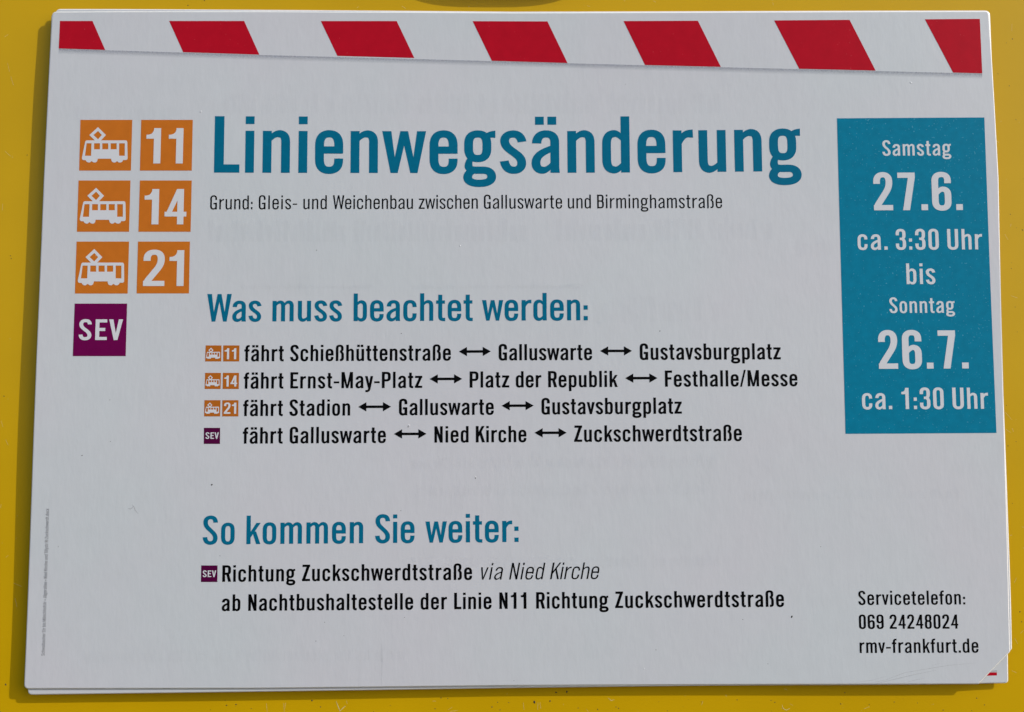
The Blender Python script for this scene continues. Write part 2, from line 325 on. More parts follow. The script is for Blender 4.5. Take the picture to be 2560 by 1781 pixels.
def quad(name, q, material, parent, lift, step=6, hf=None):
    """bilinear patch, q = TL TR BR BL"""
    (a, b, c, d) = q
    nx = max(1, int(math.dist(a, b)/step)); nz = max(1, int(math.dist(a, d)/step))
    pts = []
    for j in range(nz+1):
        for i in range(nx+1):
            u, v = i/nx, j/nz
            pts.append(tuple((a[k]*(1-u)+b[k]*u)*(1-v)+(d[k]*(1-u)+c[k]*u)*v for k in (0, 1)))
    fs = [(j*(nx+1)+i, (j+1)*(nx+1)+i, (j+1)*(nx+1)+i+1, j*(nx+1)+i+1) for j in range(nz) for i in range(nx)]
    return surface(name, pts, fs, material, parent, lift, hf)
def clip_poly(poly, x0, y0, x1, y1):
    for ax, lim, sg in ((0, x0, 1), (0, x1, -1), (1, y0, 1), (1, y1, -1)):
        out = []
        for i in range(len(poly)):
            p, q = poly[i-1], poly[i]
            dp, dq = sg*(p[ax]-lim), sg*(q[ax]-lim)
            if (dp >= 0) != (dq >= 0):
                t = dp/(dp-dq); out.append((p[0]+(q[0]-p[0])*t, p[1]+(q[1]-p[1])*t))
            if dq >= 0: out.append(q)
        poly = out
        if len(poly) < 3: return []
    return poly
def area2(p): return sum(p[i-1][0]*p[i][1]-p[i][0]*p[i-1][1] for i in range(len(p)))
def union(add, cut=()):
    """triangulated union of polygons minus cut polygons"""
    vs, fs, ncut = [], [], 0
    for k, ps in enumerate((add, cut)):
        for p in ps:
            if len(p) < 3 or abs(area2(p)) < 1e-6: continue
            if area2(p) < 0: p = p[::-1]
            fs.append(list(range(len(vs), len(vs)+len(p)))); vs += [Vector(q) for q in p]
            if k == 0: ncut = len(fs)
    v, e, f, ov, oe, of = delaunay_2d_cdt(vs, [], fs, 0, 1e-4)
    keep = [t for t, o in zip(f, of) if o and all(i < ncut for i in o)]
    return [(q.x, q.y) for q in v], keep

# ---------------------------------------------------------------- the condensed grotesque lettering, drawn with a pen
# units: capital height 1000; reference stroke 150 x 126 (lower case), 165 x 134 (capitals and figures)
class Glyph:
    def __init__(g, W, top, w, h, w0, h0, ws, lsb, rsb):
        g.W0, g.top, g.w, g.h, g.w0, g.h0 = W, top, w, h, w0, h0
        g.W = W*ws if W > w0*1.5 else w
        g.polys, g.cuts, g.extra = [], [], 0
        g.lsb, g.rsb = lsb, rsb
    def fx(g, x):
        if g.W0 <= g.w0*1.5: return x*g.w/g.w0
        return g.w/2+(x-g.w0/2)*(g.W-g.w)/(g.W0-g.w0)
    def ox(g, x): return x*g.W/g.W0
    def fy(g, y):
        lo, hi = 46, g.top-46
        k = max(-1, min(1, 2*(y-lo)/(hi-lo)-1))
        return y+(g.h0-g.h)/2*k
    def stem(g, xc, y0, y1, k=1):
        x = g.fx(xc); g.polys.append([(x-g.w*k/2, y0), (x+g.w*k/2, y0), (x+g.w*k/2, y1), (x-g.w*k/2, y1)])
    def bar(g, x0, x1, yc, k=1):
        y = g.fy(yc); x0, x1 = g.ox(x0), g.ox(x1)
        g.polys.append([(x0, y-g.h*k/2), (x1, y-g.h*k/2), (x1, y+g.h*k/2), (x0, y+g.h*k/2)])
    def topbar(g, x0, x1, y1, k=1):
        x0, x1 = g.ox(x0), g.ox(x1); g.polys.append([(x0, y1-g.h*k), (x1, y1-g.h*k), (x1, y1), (x0, y1)])
    def botbar(g, x0, x1, k=1):
        x0, x1 = g.ox(x0), g.ox(x1); g.polys.append([(x0, 0), (x1, 0), (x1, g.h*k), (x0, g.h*k)])
    def dot(g, xc, y0, y1, k=1):
        x = g.fx(xc); d = g.w*k; g.polys.append([(x-d/2, y0), (x+d/2, y0), (x+d/2, y1), (x-d/2, y1)])
    def para(g, y0, xb, wb, y1, xt, wt, clip=None):
        """slanted stroke: centre xb, width wb at y0 and xt, wt at y1"""
        q = g.w/g.w0; xb, xt = g.fx(xb), g.fx(xt); wb *= q; wt *= q
        p = [(xb-wb/2, y0), (xb+wb/2, y0), (xt+wt/2, y1), (xt-wt/2, y1)]
        if clip: p = clip_poly(p, g.ox(clip[0]), clip[1], g.ox(clip[2]), clip[3])
        g.polys.append(p)
    def pen(g, d, clip=None, n=9):
        """d: 'M x y [k] L x y [k] V x y [k] H x y [k] C x y x y x y [k]' with k the local stroke weight"""
        pts = []; k = 1.0
        for seg in d.split(';'):
            t = seg.split(); c = t[0]; v = [float(q) for q in t[1:]]
            need = 6 if c == 'C' else 2
            k1 = v[need] if len(v) > need else 1.0
            v = [(g.fx(v[i]), g.fy(v[i+1])) for i in range(0, need, 2)]
            if c == 'M': pts.append((v[0], k1, None)); k = k1; cur = v[0]; continue
            e = v[-1]; K = .67
            if c == 'L': ctl = None
            elif c == 'V': ctl = ((cur[0], cur[1]+K*(e[1]-cur[1])), (e[0]-K*(e[0]-cur[0]), e[1]))
            elif c == 'H': ctl = ((cur[0]+K*(e[0]-cur[0]), cur[1]), (e[0], e[1]-K*(e[1]-cur[1])))
            else: ctl = (v[0], v[1])
            if ctl is None:
                dx, dy = e[0]-cur[0], e[1]-cur[1]
                pts[-1] = (pts[-1][0], pts[-1][1], pts[-1][2] or (dx, dy)); pts.append((e, k1, (dx, dy)))
            else:
                if pts[-1][2] is None: pts[-1] = (pts[-1][0], pts[-1][1], (ctl[0][0]-cur[0], ctl[0][1]-cur[1]))
                for i in range(1, n+1):
                    t_ = i/n; a, b, c_, d_ = (1-t_)**3, 3*t_*(1-t_)**2, 3*t_*t_*(1-t_), t_**3
                    x = a*cur[0]+b*ctl[0][0]+c_*ctl[1][0]+d_*e[0]; y = a*cur[1]+b*ctl[0][1]+c_*ctl[1][1]+d_*e[1]
                    da, db, dc = 3*(1-t_)**2, 6*t_*(1-t_), 3*t_*t_
                    tx = da*(ctl[0][0]-cur[0])+db*(ctl[1][0]-ctl[0][0])+dc*(e[0]-ctl[1][0])
                    ty = da*(ctl[0][1]-cur[1])+db*(ctl[1][1]-ctl[0][1])+dc*(e[1]-ctl[1][1])
                    if abs(tx)+abs(ty) < 1e-9: tx, ty = e[0]-ctl[0][0], e[1]-ctl[0][1]
                    pts.append(((x, y), k+(k1-k)*t_, (tx, ty)))
            cur = e; k = k1
        a, b = g.w/2, g.h/2; prev = None
        for (x, y), kk, (tx, ty) in pts:
            l = math.hypot(tx, ty); nx, ny = -ty/l, tx/l
            s = math.sqrt(a*a*nx*nx+b*b*ny*ny); ox, oy = a*a*nx/s*kk, b*b*ny/s*kk
            now = ((x+ox, y+oy), (x-ox, y-oy))
            if prev:
                q = [prev[0], now[0], now[1], prev[1]]
                if clip: q = clip_poly(q, *clip)
                if len(q) >= 3:
                    # a tight bend can fold the quad: emit two triangles
                    if len(q) == 4:
                        g.polys.append([q[0], q[1], q[2]]); g.polys.append([q[0], q[2], q[3]])
                    else: g.polys.append(q)
            prev = now

X = 743
def draw(ch, w, h, ws):
    up = ch in 'BEFGJKLMNPRSTUVWZ0123456789'
    if up: w, h = w*1.09, h*1.06
    def G(W, lsb, rsb, top=None):
        return Glyph(W, top or (1000 if up else X), w, h, 163.5 if up else 150, 133.6 if up else 126, ws, lsb, rsb)
    def arch(g, x0, x1, y0=0):      # from a stem at x0 over to a stem at x1
        g.pen(f'M {x0+30} 560 .45; C {x0+75} 640 {x0+135} 694 {x0+(x1-x0)*.64} 694; H {x1} 545; L {x1} 400')
        g.stem(x1, y0, 430)
    if ch in 'n':
        g = G(475, 76, 75); g.stem(75, 0, X); arch(g, 75, 400)
    elif ch == 'h':
        g = G(475, 76, 75); g.stem(75, 0, 1000); arch(g, 75, 400)
    elif ch == 'm':
        g = G(764, 76, 75); g.stem(75, 0, X); arch(g, 75, 382); arch(g, 382, 689)
    elif ch == 'r':
        g = G(355, 79, 22); g.stem(75, 0, X); g.pen('M 95 470 .5; C 140 600 190 678 280 684 1.05; L 355 686 1.12', clip=(0, 0, g.W, 768))
    elif ch in 'uü':
        g = G(475, 76, 79); g.stem(400, 0, X); g.stem(75, 300, X)
        g.pen('M 75 340; L 75 215; V 187 46; C 255 46 320 95 375 180 .4')
        if ch == 'ü': g.dot(237-110, 856, 1000); g.dot(237+110, 856, 1000)
    elif ch == 'i':
        g = G(150, 77, 77); g.stem(75, 0, X); g.dot(75, 862, 1000)
    elif ch == 'l':
        g = G(150, 79, 79); g.stem(75, 0, 1000)
    elif ch in 'oö':
        g = G(482, 62, 62); g.pen('M 75 372; L 75 490; V 241 696; H 407 490; L 407 250; V 241 44; H 75 250; L 75 372')
        if ch == 'ö': g.dot(241-110, 856, 1000); g.dot(241+110, 856, 1000)
    elif ch == 'e':
        g = G(488, 62, 58); g.pen('M 413 343; L 413 490; V 244 696; H 75 490; L 75 250; V 244 44; H 413 225; L 413 255'); g.bar(80, 473, 406)
    elif ch == 'c':
        g = G(480, 62, 62); g.pen('M 405 500; L 405 512; V 243 696; H 75 490; L 75 250; V 243 44; H 405 230; L 405 275')
    elif ch in 'dq':
        g = G(480, 62, 79); g.stem(405, 0, 1000)
        g.pen('M 375 560 .4; C 330 640 275 694 214 694; H 75 510; L 75 230; V 214 46; C 275 46 330 100 375 180 .4')
    elif ch in 'bp':
        g = G(480, 79, 62)
        if ch == 'b': g.stem(75, 0, 1000)
        else: g.stem(75, -245, X)
        g.pen('M 105 560 .4; C 150 640 205 694 266 694; H 405 510; L 405 230; V 266 46; C 205 46 150 100 105 180 .4')
    elif ch in 'aä':
        g = G(485, 55, 72)
        g.pen('M 90 524 1.06; C 95 640 160 694 255 694; C 350 694 410 650 410 545; L 410 300'); g.stem(410, 0, 400)
        g.polys.append([(g.W-g.w+4, 0), (g.W+9, 0), (g.W, 90), (g.W-g.w, 90)])
        g.pen('M 400 452 .80; L 345 428 .84; C 235 382 77 325 77 178; C 77 92 122 46 195 46; C 262 46 325 95 380 190 .4')
        if ch == 'ä': g.dot(252-110, 856, 1000); g.dot(252+110, 856, 1000)
    elif ch == 's':
        g = G(455, 45, 40)
        g.pen('M 386 552; C 366 650 310 694 230 694; C 136 694 78 644 78 572; C 78 480 150 428 232 370; C 318 308 378 262 378 172; C 378 92 322 46 240 46; C 146 46 92 100 70 212')
    elif ch == 't':
        g = G(330, 38, 38); g.stem(150, 280, 945); g.bar(0, 318, 676); g.pen('M 150 300; L 150 165; V 262 50; L 330 50', clip=(0, -40, g.W, 900))
    elif ch == 'f':
        g = G(335, 28, 22); g.stem(150, 0, 780); g.bar(0, 318, 676); g.pen('M 150 700; L 150 800; V 268 940; L 335 940')
    elif ch == 'g':
        g = G(478, 62, 38); g.extra = 69
        g.pen('M 75 480; L 75 520; V 238 696; H 397 520; L 397 430; V 238 255; H 75 430; L 75 480')
        g.pen('M 370 625 .6; C 405 665 440 690 547 690', clip=(0, 0, g.ox(547), 760))
        g.pen('M 128 270 .6; C 95 240 74 190 74 130 .9; C 74 80 110 48 220 48')
        g.pen('M 200 48; L 330 48; C 430 48 480 0 480 -68; C 480 -145 400 -185 262 -185; C 130 -185 58 -145 58 -78; C 58 -20 110 45 200 48 .9')
    elif ch == 'k':
        g = G(494, 79, 12); g.stem(75, 0, 1000); g.para(225, 78, 138, X, 424, 150, clip=(80, 0, 600, X)); g.para(0, 420, 156, 440, 270, 140)
    elif ch == 'v':
        g = G(490, 10, 10); g.para(0, 238, 112, X, 76, 158); g.para(0, 252, 112, X, 414, 158)
    elif ch == 'w':
        g = G(762, 4, 4); g.para(0, 200, 106, X, 76, 154); g.para(0, 216, 106, X, 376, 122); g.para(0, 546, 106, X, 386, 122); g.para(0, 562, 106, X, 686, 154)
    elif ch == 'y':
        g = G(500, 10, 10); g.para(0, 250, 118, X, 76, 156); g.pen('M 440 830; L 290 60 .95; C 262 -90 225 -185 130 -185 .95; L 25 -185', clip=(0, -300, 600, X))
    elif ch == 'z':
        g = G(455, 35, 35); g.topbar(12, 455, X); g.botbar(0, 455); g.para(60, 82, 168, X-60, 368, 168)
    elif ch == 'x':
        g = G(480, 10, 10); g.para(0, 80, 170, X, 400, 170); g.para(0, 400, 170, X, 80, 170)
    elif ch == 'ß':
        g = G(500, 79, 62, 1000); g.pen('M 75 0; L 75 790; V 238 943; H 402 800; L 402 745; C 402 650 365 610 268 575 .9'); g.stem(75, 0, 500)
        g.pen('M 272 592 .9; C 370 555 425 480 425 380; L 425 215; C 425 100 390 60 320 60; L 250 60')
    elif ch == 'L': g = G(440, 82, 25); g.stem(81, 0, 1000); g.botbar(0, 440, 1.06)
    elif ch in 'EF':
        g = G(480 if ch == 'E' else 445, 78, 30); g.stem(81, 0, 1000); g.topbar(0, 480 if ch == 'E' else 445, 1000); g.bar(0, 405, 512)
        if ch == 'E': g.botbar(0, 480)
    elif ch == 'G':
        g = G(516, 62, 76); g.pen('M 434 677; L 434 775; V 262 953; H 82 765; L 82 235; V 262 47; C 325 47 365 95 400 160 .5'); g.stem(434, 0, 484); g.bar(245, 500, 424, .95)
    elif ch == 'J': g = G(400, 20, 79); g.stem(318, 250, 1000); g.pen('M 318 300; L 318 220; V 190 50; H 70 240')
    elif ch == 'K':
        g = G(560, 82, 5); g.stem(81, 0, 1000); g.para(330, 90, 158, 1000, 455, 165, clip=(90, 0, 700, 1000)); g.para(0, 478, 172, 640, 262, 160)
    elif ch == 'M':
        g = G(712, 80, 80); g.stem(78, 0, 1000, .93); g.stem(634, 0, 1000, .93); g.para(0, 345, 100, 1000, 92, 168); g.para(0, 367, 100, 1000, 620, 168)
    elif ch == 'N':
        g = G(515, 80, 80); g.stem(78, 0, 1000, .93); g.stem(437, 0, 1000, .93); g.para(0, 430, 150, 1000, 85, 150)
    elif ch == 'P':
        g = G(545, 82, 40); g.stem(81, 0, 1000); g.pen('M 81 933; L 290 933; H 463 775; L 463 635; V 290 477; L 81 477')
    elif ch == 'R':
        g = G(545, 82, 35); g.stem(81, 0, 1000); g.pen('M 81 933; L 280 933; H 445 780; L 445 640; V 280 487; L 81 487'); g.para(0, 462, 168, 500, 318, 165)
    elif ch == 'B':
        g = G(510, 82, 55); g.stem(81, 0, 1000); g.pen('M 81 933; L 260 933; H 415 790; L 415 670; V 260 533; L 81 533'); g.pen('M 81 533; L 270 533; H 428 370; L 428 230; V 270 67; L 81 67')
    elif ch == 'S':
        g = G(522, 52, 46)
        g.pen('M 441 762; C 436 880 375 947 270 947; C 152 947 88 880 88 775; C 88 640 175 575 262 495; C 352 412 438 345 438 222; C 438 115 370 53 262 53; C 150 53 84 115 74 258')
    elif ch == 'T': g = G(480, 15, 15); g.stem(240, 0, 1000); g.topbar(0, 480, 1000)
    elif ch == 'U':
        g = G(530, 79, 79); g.pen('M 81 1000; L 81 235; V 265 50; H 449 235; L 449 900'); g.stem(449, 300, 1000); g.stem(81, 300, 1000)
    elif ch == 'V': g = G(560, 8, 8); g.para(0, 270, 135, 1000, 82, 175); g.para(0, 290, 135, 1000, 478, 175)
    elif ch == 'W':
        g = G(872, 10, -12); g.para(0, 228, 120, 1000, 80, 166); g.para(0, 238, 120, 1000, 428, 125); g.para(0, 634, 120, 1000, 444, 125); g.para(0, 644, 120, 1000, 792, 166)
    elif ch == 'Z': g = G(495, 35, 35); g.topbar(25, 495, 1000); g.botbar(0, 495); g.para(60, 86, 172, 940, 400, 172)
    elif ch == '0': g = G(500, 60, 60); g.pen('M 82 500; L 82 765; V 250 950; H 418 765; L 418 235; V 250 50; H 82 235; L 82 500')
    elif ch == '1':
        g = G(345, 110, 150); g.stem(263, 0, 1000)
        p = [(0, 700), (0, 812), (60, 816), (115, 838), (152, 880), (175, 940), (182, 1000), (300, 1000), (300, 700)]
        g.polys.append([(x*g.W/345, y) for x, y in p])
    elif ch == '2':
        g = G(503, 60, 57); g.pen('M 82 705; L 82 765; C 82 880 140 950 252 950; C 360 950 418 885 418 755; C 418 640 385 560 325 470; L 165 235; C 110 155 82 110 82 40', clip=(-20, 0, 600, 1100)); g.botbar(0, 503)
    elif ch == '3':
        g = G(490, 62, 62); g.pen('M 80 700; L 80 780; V 245 950; H 400 790; L 400 690; C 400 590 350 530 270 525 .9; L 190 525 .9'); g.pen('M 190 525 .9; L 270 525 .9; C 365 515 412 450 412 350; L 412 225; V 245 50; H 78 220; L 78 300')
    elif ch == '4':
        g = G(520, 50, 50); g.stem(378, 0, 1000, .92); g.polys.append([(0, 222), (g.W, 222), (g.W, 222+g.h*.92), (0, 222+g.h*.92)]); g.para(240, 70, 125, 1000, 355, 135, clip=(0, 222, 450, 1000))
    elif ch in '69':
        g = G(510, 55, 55)
        g.pen('M 428 715; L 428 785; V 258 950; H 82 770; L 82 235; V 258 50; H 428 225; L 428 385; V 290 555; C 225 555 175 500 130 430 .55')
        if ch == '9': g.polys = [[(g.W-x, 1000-y) for x, y in p] for p in g.polys]
    elif ch == '7': g = G(458, 75, 85); g.topbar(0, 458, 1000); g.para(0, 215, 170, 880, 374, 170)
    elif ch == '8':
        g = G(490, 62, 62); g.pen('M 92 760; L 92 785; V 245 950; H 398 785; L 398 710; V 245 545; H 92 700; L 92 760'); g.pen('M 80 300; L 80 385; V 245 545; H 410 385; L 410 220; V 245 50; H 80 220; L 80 300')
    elif ch == '.': g = G(150, 68, 60); g.w0 = 150; g.dot(75, 0, 155, 1.08)
    elif ch == ':': g = G(150, 62, 68); g.dot(75, 0, 155); g.dot(75, 388, 543)
    elif ch == '-': g = G(340, 35, 35); g.polys.append([(0, 362-h*.44), (g.W, 362-h*.44), (g.W, 362+h*.44), (0, 362+h*.44)])
    elif ch == '+': g = G(420, 50, 50); g.bar(0, 420, 380); g.stem(210, 170, 590)
    elif ch == '/': g = G(380, 5, 5); g.para(-20, 55, 110, 1020, 325, 110)
    else: raise ValueError(ch)
    v, f = union(g.polys, g.cuts)
    return v, f, g.W+g.extra*g.W/g.W0, g.lsb, g.rsb

cache = {}
def glyph(ch, w, h, ws):
    k = (ch, w, h, ws)
    if k not in cache: cache[k] = draw(ch, w, h, ws)
    return cache[k]
#          stroke, horizontal stroke, width factor, slant
STYLE = {'bold': (160, 132, 1.0, 0), 'head': (154, 130, 1.0, 0), 'semi': (148, 121, 1.0, 0), 'light': (108, 94, .93, 0),
         'italic': (96, 84, .96, .19), 'badge': (178, 136, 1.17, 0), 'sevs': (172, 142, 1.16, 0), 'tiny': (118, 100, .95, 0)}
LIFT1, LIFT2 = .05, .10
def write(name, row, style, material, parent, lift=LIFT1, label=None, hf=None, sag=0):
    cap, words = row
    w, h, ws, sl = STYLE[style]; s = cap/1000
    P, F = [], []
    for txt, x0, z0, x1, z1 in words:
        L = math.hypot(x1-x0, z1-z0); ux, uz = (x1-x0)/L, (z1-z0)/L
        gs = [glyph(c, w, h, ws) if c != ' ' else ([], [], 220, 0, 0) for c in txt]
        nat = sum(g[2]+g[3]+g[4] for g in gs)-gs[0][3]-gs[-1][4]
        tr = (L/s-nat)/max(1, len(txt)-1)
        pen = -gs[0][3]
        for v, f, W, lsb, rsb in gs:
            o = len(P)
            for x, y in v:
                a = (pen+lsb+x+sl*(y-300))*s; b = y*s
                d_ = -sag*4*(a/L)*(1-a/L)
                P.append((x0+a*ux-b*uz, z0+a*uz+b*ux+d_))
            F += [tuple(i+o for i in t) for t in f]
            pen += lsb+W+rsb+tr
    ob = surface(name, P, F, material, parent, lift, hf)
    if label: ob['label'] = label
    return ob

# ---------------------------------------------------------------- sheets
def rounded(poly, r):
    """round the corners of a closed polygon (clockwise TL first), r per vertex"""
    out = []
    n = len(poly)
    for i in range(n):
        p = Vector(poly[i]); a = Vector(poly[i-1]); b = Vector(poly[(i+1) % n]); ri = r[i]
        if ri <= 0: out.append(tuple(p)); continue
        u = (a-p).normalized(); v = (b-p).normalized()
        for k in range(6):
            t = k/5; q = (p+u*ri)*(1-t)**2+p*2*t*(1-t)+(p+v*ri)*t*t; out.append((q.x, q.y))
    # densify long edges
    res = []
    for i in range(len(out)):
        a, b = out[i], out[(i+1) % len(out)]; m = max(1, int(math.dist(a, b)/5))
        res += [(a[0]+(b[0]-a[0])*k/m, a[1]+(b[1]-a[1])*k/m) for k in range(m)]
    return res
def inset(poly, d):
    n = len(poly); out = []
    sgn = 1 if area2(poly) < 0 else -1
    for i in range(n):
        a, p, b = Vector(poly[i-1]), Vector(poly[i]), Vector(poly[(i+1) % n])
        e1 = (p-a).normalized(); e2 = (b-p).normalized(); t = (e1+e2)
        t = t.normalized() if t.length > 1e-6 else e1
        nn = Vector((t.y, -t.x))*sgn; c = max(.5, nn.dot(Vector((e1.y, -e1.x))*sgn))
        q = p+nn*(d/c); out.append((q.x, q.y))
    return out
def sheet(name, outline, hf, thick, material, parent, bevel=.48):
    """a laminated sheet with thickness: domed rim, face following hf"""
    ring0 = inset(outline, bevel); ring05 = inset(outline, bevel*.7)
    x0 = min(p[0] for p in outline); x1 = max(p[0] for p in outline); z0 = min(p[1] for p in outline); z1 = max(p[1] for p in outline)
    core = inset(outline, 2.2)
    vs = [Vector(p) for p in ring0]; nr = len(vs)
    nx, nz = 70, 50
    def inside(px, pz):
        c = False; j = len(core)-1
        for i in range(len(core)):
            xi, zi = core[i]; xj, zj = core[j]
            if (zi > pz) != (zj > pz) and px < (xj-xi)*(pz-zi)/(zj-zi)+xi: c = not c
            j = i
        return c
    for i in range(nx+1):
        for j in range(nz+1):
            p = (x0+(x1-x0)*(i+.13*(j % 2))/nx, z0+(z1-z0)*j/nz)
            if inside(*p): vs.append(Vector(p))
    face = list(range(nr))
    if area2([tuple(v) for v in vs[:nr]]) < 0: face = face[::-1]
    v, e, f, ov, oe, of = delaunay_2d_cdt(vs, [], [face], 1, 1e-5)
    f = [t for t, o in zip(f, of) if o]
    V = [(q.x*S, -hf(q.x, q.y)*S, q.y*S) for q in v]
    F = []
    for t in f:
        a = sum(v[t[i]].x*v[t[(i+1) % len(t)]].y-v[t[(i+1) % len(t)]].x*v[t[i]].y for i in range(len(t)))
        F.append(tuple(t) if a > 0 else tuple(reversed(t)))
    nf = len(F)
    # map ring vertices of the cdt back
    idx = {}
    for k, src in enumerate(ov):
        for q in src:
            if q < nr: idx[q] = k
    top = [idx[i] for i in range(nr)]
    def ring(pts, drop):
        o = len(V)
        for (x, z) in pts: V.append((x*S, -(hf(x, z)-drop)*S, z*S))
        return list(range(o, o+len(pts)))
    r1 = ring(ring05, .05); r2 = ring(outline, .28); r3 = ring(outline, thick)
    cw = area2(outline) < 0
    for A, B in ((top, r1), (r1, r2), (r2, r3)):
        for i in range(nr):
            j = (i+1) % nr
            q = (A[i], A[j], B[j], B[i])
            F.append(q if cw else q[::-1])
    o = len(V); back = r3
    F.append(tuple(back) if cw else tuple(reversed(back)))
    me = bpy.data.meshes.new(name); me.from_pydata(V, [], F)
    ob = link(name, me, material, parent); me.materials.append(M['rim'])
    for k in range(nf, len(F)-1): me.polygons[k].material_index = 1
    return ob

hA = height
def hB(x, z):
    q = ((x-212)**2+(z+150)**2)**.5
    return height(x, z)-.42-1.5*2.718**(-(q/26)**2)
def hC(x, z):
    q = ((x-212)**2+(z+150)**2)**.5
    return height(x, z)-.84-1.2*2.718**(-(q/26)**2)

front = empty('notice_sheet', 'front laminated notice with the red and white band, teal headline and teal date field', 'notice')
middle = empty('notice_sheet', 'second sheet, its scrap of red print showing past the cut lower right corner', 'notice')
rear = empty('notice_sheet', 'rearmost white sheet peeking out along the bottom and upper left edges of the stack', 'notice')
GRP = 'laminated notices stacked on the yellow panel'
for o in (front, middle, rear): o['group'] = GRP
sheet('paper', rounded(T['sheet_a'], [2.2, 0, 0, 0, 1.8, 0, 0, 0, .3, .3, 0, 0, 0, 2.0, 0, 0, 0]), hA, .36, 'paper', front)
sheet('paper', rounded(T['sheet_b'], [2.2, 2.0, 1.6, 2.0]), hB, .36, 'paper_back', middle)
sheet('paper', rounded(T['sheet_c'], [2.2, 0, 0, 2.5, .3, .3, 0, 0, 0, 0, 2.0]), hC, .36, 'paper_back', rear)

# ---------------------------------------------------------------- print on the front sheet
for i, q in enumerate(T['stripes']): quad('red_stripe', q, 'red', front, LIFT1)
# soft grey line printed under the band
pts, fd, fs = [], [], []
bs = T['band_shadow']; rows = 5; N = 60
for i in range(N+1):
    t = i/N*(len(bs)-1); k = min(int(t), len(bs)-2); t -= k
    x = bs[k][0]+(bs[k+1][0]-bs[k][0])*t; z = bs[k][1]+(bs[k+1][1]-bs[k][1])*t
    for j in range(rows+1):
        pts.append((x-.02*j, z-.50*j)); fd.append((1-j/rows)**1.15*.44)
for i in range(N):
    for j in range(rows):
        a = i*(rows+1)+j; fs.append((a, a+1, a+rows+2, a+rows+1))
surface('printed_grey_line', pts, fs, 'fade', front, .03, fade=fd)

write('headline', T['headline'], 'head', 'teal', front, label='large teal headline word', sag=.5)
write('reason_line', T['subtitle'], 'light', 'black', front, label='thin black line of text under the headline')
write('heading', T['heading1'], 'semi', 'teal', front, label='teal heading above the four routes')
write('heading', T['heading2'], 'semi', 'teal', front, label='teal heading below the four routes')
for k, lb in (('route1', 'first'), ('route2', 'second'), ('route3', 'third'), ('route4', 'fourth')):
    cap, ws_ = T[k]; groups = []
    for wd in ws_:               # words up to an arrow belong together
        if wd[0] in ('Schießhüttenstraße', 'Ernst-May-Platz', 'Stadion', 'der', 'Republik', 'Kirche') or (k == 'route4' and wd[0] == 'Galluswarte'): groups[-1].append(wd)
        else: groups.append([wd])
    for gr in groups:
        write('route_text', (cap, gr), 'bold', 'black', front, label='black words "%s" of the %s route line' % (' '.join(w_[0] for w_ in gr), lb))
write('direction_text', T['replace1'], 'bold', 'black', front, label='bold first line of the replacement bus text')
write('italic_text', T['via'], 'italic', 'black', front, label='thin italic words ending the replacement bus line')
write('direction_text', T['replace2'], 'bold', 'black', front, label='bold second line of the replacement bus text')
write('contact_text', T['phone1'], 'semi', 'black', front, label='contact heading at lower right')
write('contact_text', T['phone2'], 'semi', 'black', front, label='telephone number at lower right')
write('contact_text', T['phone3'], 'semi', 'black', front, label='web address at lower right')
cap, a, b = T['imprint']
write('imprint', (cap, [("Schwalbacher Str bis Mönchhofstr + Jägerallee + Nied Kirche und Tillystr Ri Zuckschwerdt.docx", a[0], a[1], b[0], b[1])]), 'tiny', 'grey', front, label='tiny grey imprint running up the left margin')

def arrow(q):
    (x0, z0), (x1, z1) = q; L = math.hypot(x1-x0, z1-z0); ux, uz = (x1-x0)/L, (z1-z0)/L
    hl, hh, sh = 3.55, 2.02, .56
    p = [[(0, 0), (hl, -hh), (hl, hh)], [(L, 0), (L-hl, hh), (L-hl, -hh)], [(hl-.3, -sh), (L-hl+.3, -sh), (L-hl+.3, sh), (hl-.3, sh)]]
    v, f = union(p)
    surface('double_arrow', [(x0+x*ux-y*uz, z0+x*uz+y*ux) for x, y in v], f, 'black', front, LIFT1)
for q in T['arrows']: arrow(q)

# tram pictogram in unit square coordinates (u right, v down)
def tram_shape():
    def c(x, y): return ((x-(722-(y-1077)*12/455))/465, (y-1077)/455)
    add = []
    t = 27
    add.append([c(880, 1143), c(951, 1214), c(880, 1290), c(802, 1214)])
    cut = [[c(880, 1143+34), c(951-37, 1214), c(880, 1290-38), c(802+37, 1214)]]
    body = [(765, 1275), (770, 1266), (780, 1262), (1128, 1262), (1138, 1266), (1143, 1276), (1145, 1425), (1140, 1434), (1130, 1438),
            (1105, 1438), (1098, 1452), (1085, 1460), (1068, 1460), (1056, 1452), (1050, 1448), (1044, 1452), (1034, 1460), (1018, 1460), (1005, 1452), (1000, 1440), (998, 1426),
            (877, 1426), (874, 1440), (870, 1452), (858, 1460), (840, 1460), (828, 1452), (822, 1448), (816, 1452), (806, 1460), (790, 1460), (777, 1452), (770, 1440),
            (745, 1438), (737, 1430), (736, 1416)]
    add.append([c(*p) for p in body])
    for w in ([(777, 1288), (822, 1288), (818, 1400), (763, 1400)], [(845, 1288), (897, 1288), (897, 1342), (845, 1342)], [(918, 1288), (972, 1288), (972, 1342), (918, 1342)],
              [(993, 1288), (1047, 1288), (1047, 1342), (993, 1342)], [(1069, 1288), (1120, 1288), (1120, 1400), (1069, 1400)]):
        cut.append([c(*p) for p in w])
    # the mast diamond may not cut the roof
    return add, cut
addp, cutp = tram_shape()
